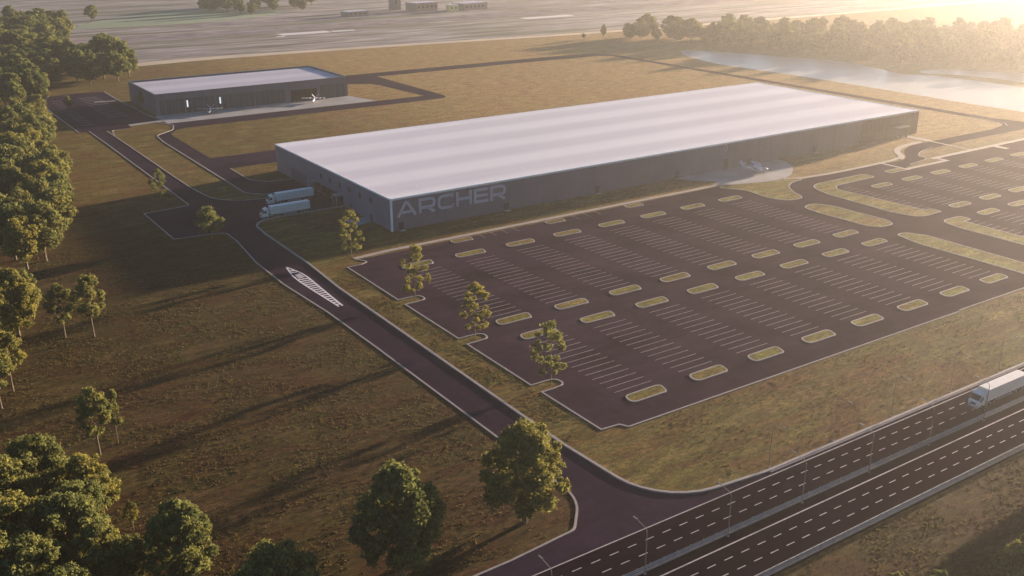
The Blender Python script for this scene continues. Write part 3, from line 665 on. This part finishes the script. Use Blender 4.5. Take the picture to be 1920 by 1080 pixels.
# ================================================================== MOTORWAY FURNITURE
def guard_rail(y, x0, x1, label):
    t = empty('guard_rail', (x0, y, 0)); tag(t, label, 'guard rail', 'guard rails of the motorway')
    L_ = x1-x0
    for z in (.28, .66, 1.02): MB().prism([(-.05, z), (.02, z+.03), (-.02, z+.12), (.02, z+.21), (-.05, z+.26), (-.10, z+.13)], 'x', 0, L_).build('rail', M['galv'], t)
    n = min(98, int(L_/2.9)); pm = None
    for k in range(n):
        if pm is None: o = MB().box(-.07, .07, .03, .15, -.1, 1.3).build('post', M['frame'], t); pm = o
        else: o = pm.copy(); C.objects.link(o); o.parent = t
        o.location = (.5+k*(L_-1)/(n-1), 0, 0)
    MB().box(0, L_, -.12, .2, -.02, .22).build('footing', M['kerb'], t)
guard_rail(100.8, 20, 300, 'three-beam steel guard rail between the two carriageways')
guard_rail(88.9, 10, 290, 'three-beam steel guard rail along the outer edge beside the near grass')
def street_lamp(label, group, h, arm):
    t = empty('street_lamp'); tag(t, label, 'street lamp', group)
    MB().tube([(0, 0, -.1), (0, 0, 1.2), (0, 0, h-.5), (0, arm*.12, h-.05), (0, arm, h+.35)], [.09, .08, .06, .05, .04], 8).build('pole', M['frame'], t)
    a0, a1_ = sorted((arm*.92, arm*1.3)); MB().box(-.14, .14, a0, a1_, h+.33, h+.45).build('lamp_head', M['frame'], t)
    MB().box(-.2, .2, -.2, .2, -.05, .25).build('base', M['kerb'], t)
    return t
pl = None
for k in range(12):
    x = 54.9+18.7*k
    lb = ['leftmost', 'second from left', 'third from left', 'fourth from left', 'fifth from left', 'sixth from left', 'seventh from left', 'eighth from left'][max(0, min(7, k-1))]
    if 1 <= k <= 8: lb = 'slim grey lamp on the central guard rail, %s of that row' % lb
    else: continue
    if pl is None: pl = street_lamp(lb, 'lamps on the central guard rail', 8.7, 2.6); t = pl
    else: t = copy_tree(pl); tag(t, lb, 'street lamp', 'lamps on the central guard rail')
    t.location = (x, 100.35, 0)
pl = None
for x, lb in ((134.0, 'dark lamp post on the grass verge nearest the junction curve'), (152.6, 'dark lamp post on the grass verge, second along from the junction curve'), (171.2, 'dark lamp post on the grass verge, third along, left of the truck'), (191.9, 'dark lamp post on the grass verge just above the truck cab'), (210.4, 'dark lamp post on the grass verge at the right edge above the trailer')):
    if pl is None: pl = street_lamp(lb, 'lamp posts on the verge', 9.6, -2.6); t = pl
    else: t = copy_tree(pl); tag(t, lb, 'street lamp', 'lamp posts on the verge')
    t.location = (x, 112.3, 0)

# ================================================================== FAR FIELD
sheet('pond', smooth_line([(527, 200), (526, 292), (525, 330), (526.5, 381), (527, 430), (526, 476), (524, 520), (536, 566), (556, 590), (576, 560), (592, 520), (606, 487), (603, 455), (597, 437), (590, 415), (600, 398), (603, 368), (604, 345), (596, 318), (592, 296), (590, 280), (590, 200)], 4), .03, M['water'])
sheet('pond', smooth_line([(614, 200), (616, 292), (618, 330), (622, 360), (616, 392), (604, 408), (616, 418), (640, 400), (668, 360), (700, 330), (720, 290), (720, 200)], 4), .03, M['water'])
sheet('airfield', [(60, 770), (183, 762), (400, 752), (600, 745), (1000, 735), (2600, 700), (3200, 2600), (60, 2800), (60, 1200)], .02, M['airfield'])
sheet('airfield_track', smooth_line([(170, 748), (240, 755), (400, 745), (570, 728), (800, 722), (1400, 720), (1400, 732), (800, 734), (570, 740), (400, 757), (240, 772), (170, 768)], 4), .05, M['sand'])
sheet('runway', [(150, 905), (900, 905), (2400, 890), (2400, 970), (900, 955), (150, 945)], .06, M['runway'])
sheet('runway', [(300, 990), (1600, 960), (1600, 1000), (300, 1022)], .07, M['runway'])
sheet('green_field', smooth_line([(190, 1040), (225, 1110), (330, 1190), (430, 1120), (380, 1060), (300, 1034)], 4), .05, M['green_field'])
fm = MB()
fm.box(336, 384, 876, 892, .10, .11); fm.box(328, 336.5, 868, 873, .10, .11); fm.box(386, 409, 877, 886, .10, .11); fm.box(600, 662, 872, 888, .10, .11)
fm.build('runway_markings', M['bright_paint'])['kind'] = 'structure'
def far_building(x, y, wx, wy, h, label, mat='far_wall', rz=.15, extra=None):
    t = empty('airport_building', (x, y, 0), rz); tag(t, label, 'building')
    MB().box(-wx/2, wx/2, -wy/2, wy/2, -.2, h).build('wall', M[mat], t)
    MB().box(-wx/2-.4, wx/2+.4, -wy/2-.4, wy/2+.4, h+.002, h+.5).build('roof', M['roof_far'], t)
    for k in range(max(2, int(wx/6))):
        xx = -wx/2+2+k*6
        if xx+3 < wx/2: MB().box(xx, xx+3, -wy/2-.06, -wy/2-.01, h*.4, h*.7).build('window', M['glass'], t)
    return t
far_building(612, 1006, 34, 22, 7.5, 'low brown terminal block at the top edge, right of the yellow one')
far_building(583, 996, 13, 6, 7, 'small bright yellow box building on the far airfield', 'yellow_wall')
far_building(560, 1025, 30, 20, 9, 'brown terminal block left of the yellow building at the top edge')
far_building(540, 1052, 10, 10, 17, 'slim dark control tower block at the top edge')
far_building(470, 1010, 26, 14, 5, 'low grey shed at the left end of the far airfield buildings')

# ================================================================== TREES
rng = np.random.default_rng(7); random.seed(7)
def quads(name, pos, nrm, size, mat):
    n = len(pos); up = np.tile([0., 0., 1.], (n, 1)) + rng.normal(0, .3, (n, 3))
    a = np.cross(nrm, up); a /= np.linalg.norm(a, axis=1)[:, None]+1e-9; b = np.cross(nrm, a)
    ang = rng.uniform(0, 2*pi, n)[:, None]; a, b = a*np.cos(ang)+b*np.sin(ang), b*np.cos(ang)-a*np.sin(ang)
    s = size[:, None]
    vs = np.stack([pos-a*s, pos-b*s*.6, pos+a*s, pos+b*s*.6], 1).reshape(-1, 3)
    me = bpy.data.meshes.new(name); me.vertices.add(4*n); me.vertices.foreach_set('co', vs.ravel().astype(np.float32))
    me.loops.add(4*n); me.loops.foreach_set('vertex_index', np.arange(4*n, dtype=np.int32))
    me.polygons.add(n); me.polygons.foreach_set('loop_start', np.arange(0, 4*n, 4, dtype=np.int32))
    me.update(calc_edges=True); me.materials.append(mat); return me
def crown(name, n_leaf, leaf, blobs, mat):
    """blobs: list of (cx,cy,cz,r). leaves sit on and inside each blob"""
    B = np.array(blobs); wts = B[:, 3]**1.6; wts /= wts.sum(); idx = rng.choice(len(B), n_leaf, p=wts)
    d = rng.normal(0, 1, (n_leaf, 3)); d /= np.linalg.norm(d, axis=1)[:, None]
    rr = B[idx, 3]*(1-np.abs(rng.normal(0, .30, n_leaf)))*(1+.20*rng.normal(0, 1, n_leaf))
    d2 = d*np.array([1, 1, .8]); pos = B[idx, :3]+d2*rr[:, None]
    nr = d+rng.normal(0, .45, (n_leaf, 3)); nr /= np.linalg.norm(nr, axis=1)[:, None]
    return quads(name, pos, nr, leaf*rng.uniform(.6, 1.3, n_leaf), mat)
def broad_blobs(h, w, base, nb, r0, r1, seed):
    R = random.Random(seed); out = []
    zc = (h+base)/2; hz_ = (h-base)/2
    for i in range(nb):
        while True:
            x, y, z = (R.uniform(-1, 1) for _ in range(3)); q = x*x+y*y+z*z
            if .25 < q < 1: break
        wz = w/2*(1.0 - .25*max(0, z))
        rr = R.uniform(r0, r1); out.append((x*(wz-rr*.5), y*(wz-rr*.5), zc+z*(hz_-rr*.6), rr))
    return out
def tier_blobs(h, w, base, seed):
    R = random.Random(seed); out = []; z = base
    while z < h:
        k = (z-base)/(h-base); wz = w/2*(.55+.6*sin(pi*min(1, k*.9+.1)))*(1-.45*k)
        for j in range(R.choice([5, 6, 7])):
            a = R.uniform(0, 2*pi); rad = wz*R.uniform(.35, .95); rr = R.uniform(.5, 1.15)
            out.append((cos(a)*rad, sin(a)*rad, z+R.uniform(-.4, .4), rr))
        z += R.uniform(1.5, 2.4)
    out.append((0, 0, h-.6, 1.0)); return out
def trunk(name, h, r, blobs, n, seed, lean=.02):
    R = random.Random(seed); mb = MB(); top = h*.82
    pts = [(lean*h*(k/5)**2, R.uniform(-.1, .1)*k/5, -.2+top*k/5) for k in range(6)]
    mb.tube(pts, [r*1.35, r, r*.85, r*.65, r*.45, r*.15], 7)
    bl = sorted(blobs, key=lambda b: -b[3]); R.shuffle(bl)
    for b in bl[:n]:
        zs = max(h*.18, min(b[2]-hypot(b[0], b[1])*.6, top*.95)); k = zs/top; px = lean*h*k*k
        m = ((px+b[0])/2, b[1]/2, (zs+b[2])/2-.2)
        mb.tube([(px, 0, zs), m, (b[0], b[1], b[2])], [r*.45*(1-k*.5), r*.28*(1-k*.4), r*.08], 5, False)
    me = mb.mesh(name); me.materials.append(M['bark']); return me
P = {}
def mk(kind, h, w, base, nb, r0, r1, nl, leaf, mat, r, seeds, tier=False):
    P[kind] = []
    for s in seeds:
        bl = tier_blobs(h, w, base, s) if tier else broad_blobs(h, w, base, nb, r0, r1, s)
        P[kind].append((h, crown('crown_'+kind, nl, leaf, bl, M[mat]), trunk('trunk_'+kind, h, r, bl, 10 if nl > 4000 else 5, s)))
mk('big', 16, 12.5, 1.0, 130, .5, 1.45, 27000, .28, 'leaf', .34, (1, 2, 3))
mk('slim', 16, 8.4, 4.2, 50, .45, 1.2, 8500, .27, 'leaf', .22, (4, 5))
mk('young', 15, 9.6, 3.6, 0, 0, 0, 4600, .27, 'leaf_light', .12, (6, 7, 8, 9), True)
mk('small', 10, 7.0, 1.6, 34, .5, 1.25, 5500, .28, 'leaf_light', .15, (10,))
mk('mid', 16, 11.5, 2.4, 60, .8, 2.0, 11000, .42, 'leaf', .3, (11, 12, 13))
mk('far', 16, 12, 1.5, 40, 1.0, 2.4, 3600, .75, 'leaf_dark', .3, (14, 15, 16))
cnt = {}
def tree(x, y, h, wf, kind, label, group=None, cat='tree', variant=None):
    k = cnt.get(kind, 0); cnt[kind] = k+1
    ph, cm, tm = P[kind][(k if variant is None else variant) % len(P[kind])]
    t = empty('broadleaf_tree', (x, y, 0), random.uniform(0, 6.28)); tag(t, label, cat, group)
    s = h/ph; t.scale = (s*wf, s*wf, s)
    a = bpy.data.objects.new('crown', cm); C.objects.link(a); a.parent = t
    b = bpy.data.objects.new('trunk', tm); C.objects.link(b); b.parent = t
    return t
# --- trees that stand on their own
tree(84.6, 123.4, 20, 1.0, 'big', 'full bright green tree at the junction curve beside the access road', variant=0)
tree(59.2, 121.6, 20.5, .98, 'big', 'full shaded green tree at the bottom edge left of the junction tree', variant=1)
tree(38.5, 120.5, 15.5, 1.15, 'big', 'bushy tree cut by the bottom edge, between two rounder trees', variant=2)
tree(29.7, 139.2, 15.5, 1.0, 'big', 'round olive tree near the bottom edge with dark ground to its left', variant=0)
tree(27.8, 189.8, 15.5, .85, 'slim', 'thin tree with a visible pale trunk on the lower left field')
tree(31.9, 192.4, 12.5, .55, 'slim', 'smaller thin tree leaning close to its taller pale-trunked neighbour')
tree(26.7, 159.5, 6.0, .8, 'slim', 'tiny sapling on dark red grass beside the lower left clump')
tree(40.3, 252.8, 17, 1.0, 'slim', 'tall thin tree with a pale trunk standing on the edge of the left field')
tree(34.1, 256.5, 15, .95, 'slim', 'darker thin tree just left of the pale-trunked one on the left field')
tree(91.8, 318.6, 10.8, 1.3, 'small', 'small round bright tree at the corner of the dark turning bay')
tree(89.4, 369.5, 13.5, .95, 'young', 'small patchy tree beside the kerb above the turning bay', variant=3)
tree(121.9, 274.3, 15, .95, 'young', 'young layered tree at the pavement end near the factory corner', 'young trees along the car park edge', variant=0)
tree(120.6, 230.3, 15.5, 1.0, 'young', 'young layered tree on the car park kerb tongue second from the factory', 'young trees along the car park edge', variant=1)
tree(120.0, 197.5, 15, 1.0, 'young', 'young layered tree on the car park kerb tongue third from the factory', 'young trees along the car park edge', variant=2)
tree(120.4, 165.4, 15.5, 1.0, 'young', 'young layered tree on the kerb tongue nearest the camera', 'young trees along the car park edge', variant=3)
tree(100.0, 587.8, 9, .9, 'small', 'small reddish green tree in the hangar car park')
tree(137.0, 576.9, 10, 1.1, 'small', 'small tree against the west wall of the hangar')
tree(96.4, 635.2, 7, 1.0, 'small', 'tiny tree at the far corner of the hangar car park')
tree(224.7, 1115.5, 17, 1.2, 'mid', 'lone round tree on the hazy field at the top left')
tree(559.3, 696.0, 12, .7, 'mid', 'lone tree left of the hazy wood beyond the pond')
tree(540.0, 699.0, 5, 1.1, 'mid', 'low bush left of the lone hazy tree')
for i, (x, y, h, lb) in enumerate(((135.5, 64.2, 10, 'dark tree cut by the lower right corner, left of the taller one'), (140.5, 62.5, 12.5, 'tallest dark tree in the lower right corner'), (117.4, 72.2, 7.2, 'tree whose top barely shows at the bottom edge, left one of two'), (121.9, 68.0, 8.6, 'tree whose top barely shows at the bottom edge, right one of two'))):
    tree(x, y, h, .9, 'slim' if i > 1 else 'big', lb)
for x, y, h in ((181, 78.5, 13), (190, 79, 12), (176, 73, 14), (200, 80, 14)): tree(x, y, h, .9, 'mid', 'tree just outside the lower right edge of the picture, only its shadow in view', 'trees beyond the lower right edge')
# --- lower left clump
sw = [(14.3, 174, 16), (21.3, 166.4, 13.5), (8.8, 154, 17), (15.2, 151.8, 15.5), (18.4, 143.4, 13.5), (8.9, 141.9, 15.5), (23.1, 145, 8.5), (9.4, 170, 15.5), (3, 162, 16), (12, 133, 14), (2, 180, 16), (18, 158.5, 14), (3, 147, 16)]
swl = ['topmost tree of the lower left clump', 'tree at the upper right shoulder of the lower left clump', 'tree in the middle of the lower left clump at the picture edge', 'tree in the middle of the lower left clump', 'tree at the right end of the lower left clump, near the bottom edge', 'lowest tree of the lower left clump, cut by the bottom edge',
 'small dark tree between the lower left clump and the round olive tree', 'tree behind the top of the lower left clump at the picture edge', 'tree at the extreme left edge in the middle of the lower left clump', 'tree below the bottom edge under the lower left clump', 'highest crown at the extreme left edge of the lower left clump', 'tree bulging from the right side of the lower left clump', 'tree at the left edge near the bottom of the lower left clump']
for (x, y, h), lb in zip(sw, swl): tree(x, y, h, 1.05, 'big', lb, 'dense clump of trees at lower left')
# --- west edge
wl = [(18.1, 230.5, 15.5, 'slim', .95), (14.6, 222.8, 15, 'slim', .95), (24.6, 264.7, 18, 'big', .95), (18.9, 257, 16.5, 'big', .9), (16, 248, 15, 'big', .85), (14, 236, 15, 'big', .8), (28, 275, 15, 'big', .8), (20, 282, 16, 'big', .9)]
wll = ['thin tree at the left edge with its pale trunk base showing, upper one of two', 'thin tree at the left edge with its pale trunk base showing, lower one of two', 'broad dark tree at the left edge, left of the pair of thin trees', 'crown at the left edge just below the broad dark tree', 'crown at the left edge, second below the broad dark tree', 'low crown at the left edge right above the two thin trees', 'tree at the left edge just under the tall wood', 'tree at the left edge behind the one just under the tall wood']
for (x, y, h, k, wf), lb in zip(wl, wll): tree(x, y, h, wf, k, lb, 'half cut trees at the left edge')
R = random.Random(3)
def inside(p, poly):
    c = False; n = len(poly)
    for i in range(n):
        a, b = poly[i], poly[(i+1) % n]
        if (a[1] > p[1]) != (b[1] > p[1]) and p[0] < (b[0]-a[0])*(p[1]-a[1])/(b[1]-a[1])+a[0]: c = not c
    return c
def wood(poly, step, h0, h1, kind, wf, label, group, maxn=300):
    xs = [p[0] for p in poly]; ys = [p[1] for p in poly]; n = 0; y = min(ys)
    while y < max(ys):
        x = min(xs)
        while x < max(xs):
            q = (x+R.uniform(-.4, .4)*step, y+R.uniform(-.4, .4)*step)
            if inside(q, poly) and n < maxn:
                tree(q[0], q[1], R.uniform(h0, h1), wf*R.uniform(.88, 1.12), kind, label(*q) if callable(label) else label, group); n += 1
            x += step
        y += step
    return n
n1 = wood([(44, 316), (51, 345), (61, 385), (66, 420), (66, 455), (78, 520), (86, 560), (70, 570), (56, 500), (40, 430), (30, 370), (24, 320), (30, 306)], 10.2, 14, 20, 'mid', 1.0, lambda x, y: 'tall tree in the %s of the left edge wood' % ('lower end' if y < 350 else 'lower half' if y < 400 else 'middle' if y < 450 else 'upper half' if y < 510 else 'upper end'), 'wood along the left edge')
n2 = wood([(62, 600), (84, 622), (112, 676), (150, 672), (176, 745), (150, 775), (128, 790), (150, 880), (185, 1000), (150, 1090), (100, 960), (78, 760), (58, 660)], 17.5, 17, 25, 'far', 1.15, lambda x, y: 'tree in the %s of the upper left wood' % ('front edge nearest the hangar car park' if y < 680 else 'right-hand spur behind the hangar' if x > 125 and y < 800 else 'middle' if y < 800 else 'far half' if y < 940 else 'farthest hazy end'), 'wood behind the hangar')
n3 = wood([(566, 676), (588, 612), (612, 552), (622, 484), (640, 430), (665, 385), (700, 360), (790, 370), (860, 450), (790, 540), (680, 630), (600, 700)], 18, 13, 20, 'far', 1.2, lambda x, y: '%s tree %s of the pond wood' % (('sunlit front row' if x-y*-.55 < 905 else 'hazy inner') , ('at the bright right end' if y < 430 else 'in the right half' if y < 500 else 'in the middle' if y < 570 else 'in the left half' if y < 640 else 'at the left end')), 'wood across the pond')
n4 = wood([(362, 1090), (420, 1080), (470, 1100), (540, 1180), (420, 1220), (350, 1180)], 30, 14, 20, 'far', 1.2, lambda x, y: 'pale hazy tree %s of the row at the top edge' % ('at the left' if x < 420 else 'in the middle' if x < 480 else 'at the right end'), 'trees at the top edge')
print('woods', n1, n2, n3, n4)

# --- rough grass tufts over the meadow and verges
def tufts(name, areas, n, size):
    pts = []
    for (x0, x1, y0, y1, wgt) in areas:
        k = int(n*wgt); pts.append(np.stack([rng.uniform(x0, x1, k), rng.uniform(y0, y1, k)], 1))
    p = np.concatenate(pts)
    # thin the tufts out into patches
    f = np.sin(p[:, 0]*.21+np.sin(p[:, 1]*.13)*2)+np.sin(p[:, 1]*.33+np.sin(p[:, 0]*.17)*2.3)+rng.normal(0, .8, len(p))
    p = p[f > -.45]; p = np.repeat(p, 3, 0)+rng.normal(0, .14, (len(p)*3, 2))
    h = size*rng.uniform(.45, 1.25, len(p)); az = rng.uniform(0, 2*pi, len(p)); wd = h*.8
    dx, dy = np.cos(az)*wd/2, np.sin(az)*wd/2; lx_, ly_ = rng.normal(0, .25, len(p))*h, rng.normal(0, .25, len(p))*h
    z0 = np.full(len(p), -.02)
    vs_ = np.stack([np.stack([p[:, 0]-dx, p[:, 1]-dy, z0], 1), np.stack([p[:, 0]+dx, p[:, 1]+dy, z0], 1), np.stack([p[:, 0]+dx*1.3+lx_, p[:, 1]+dy*1.3+ly_, h], 1), np.stack([p[:, 0]-dx*1.3+lx_, p[:, 1]-dy*1.3+ly_, h*.85], 1)], 1).reshape(-1, 3)
    m_ = len(p); me = bpy.data.meshes.new(name); me.vertices.add(4*m_); me.vertices.foreach_set('co', vs_.ravel().astype(np.float32))
    me.loops.add(4*m_); me.loops.foreach_set('vertex_index', np.arange(4*m_, dtype=np.int32)); me.polygons.add(m_); me.polygons.foreach_set('loop_start', np.arange(0, 4*m_, 4, dtype=np.int32)); me.update(calc_edges=True)
    o = link(name, me, M['blades']); o['kind'] = 'stuff'; return o
tufts('grass_tufts', [(-12, 95.5, 128, 330, .60), (-12, 86, 117.6, 128, .03), (107.6, 115.6, 142, 265, .06), (125, 300, 112.6, 139, .06), (100, 240, 55, 87.5, .16)], 62000, .17)

# ================================================================== HAZE
hz_ = MB().box(-900, 2600, -300, 2400, -1, 104).build('haze', None); hz_['kind'] = 'stuff'
m = bpy.data.materials.new('haze_air'); m.use_nodes = True; nt = m.node_tree
for n in list(nt.nodes): nt.nodes.remove(n)
out = nt.nodes.new('ShaderNodeOutputMaterial'); pv = nt.nodes.new('ShaderNodeVolumePrincipled')
pv.inputs['Color'].default_value = (.96, .91, .84, 1); pv.inputs['Density'].default_value = .00018; pv.inputs['Anisotropy'].default_value = .72
nt.links.new(pv.outputs[0], out.inputs['Volume']); hz_.data.materials.append(m)
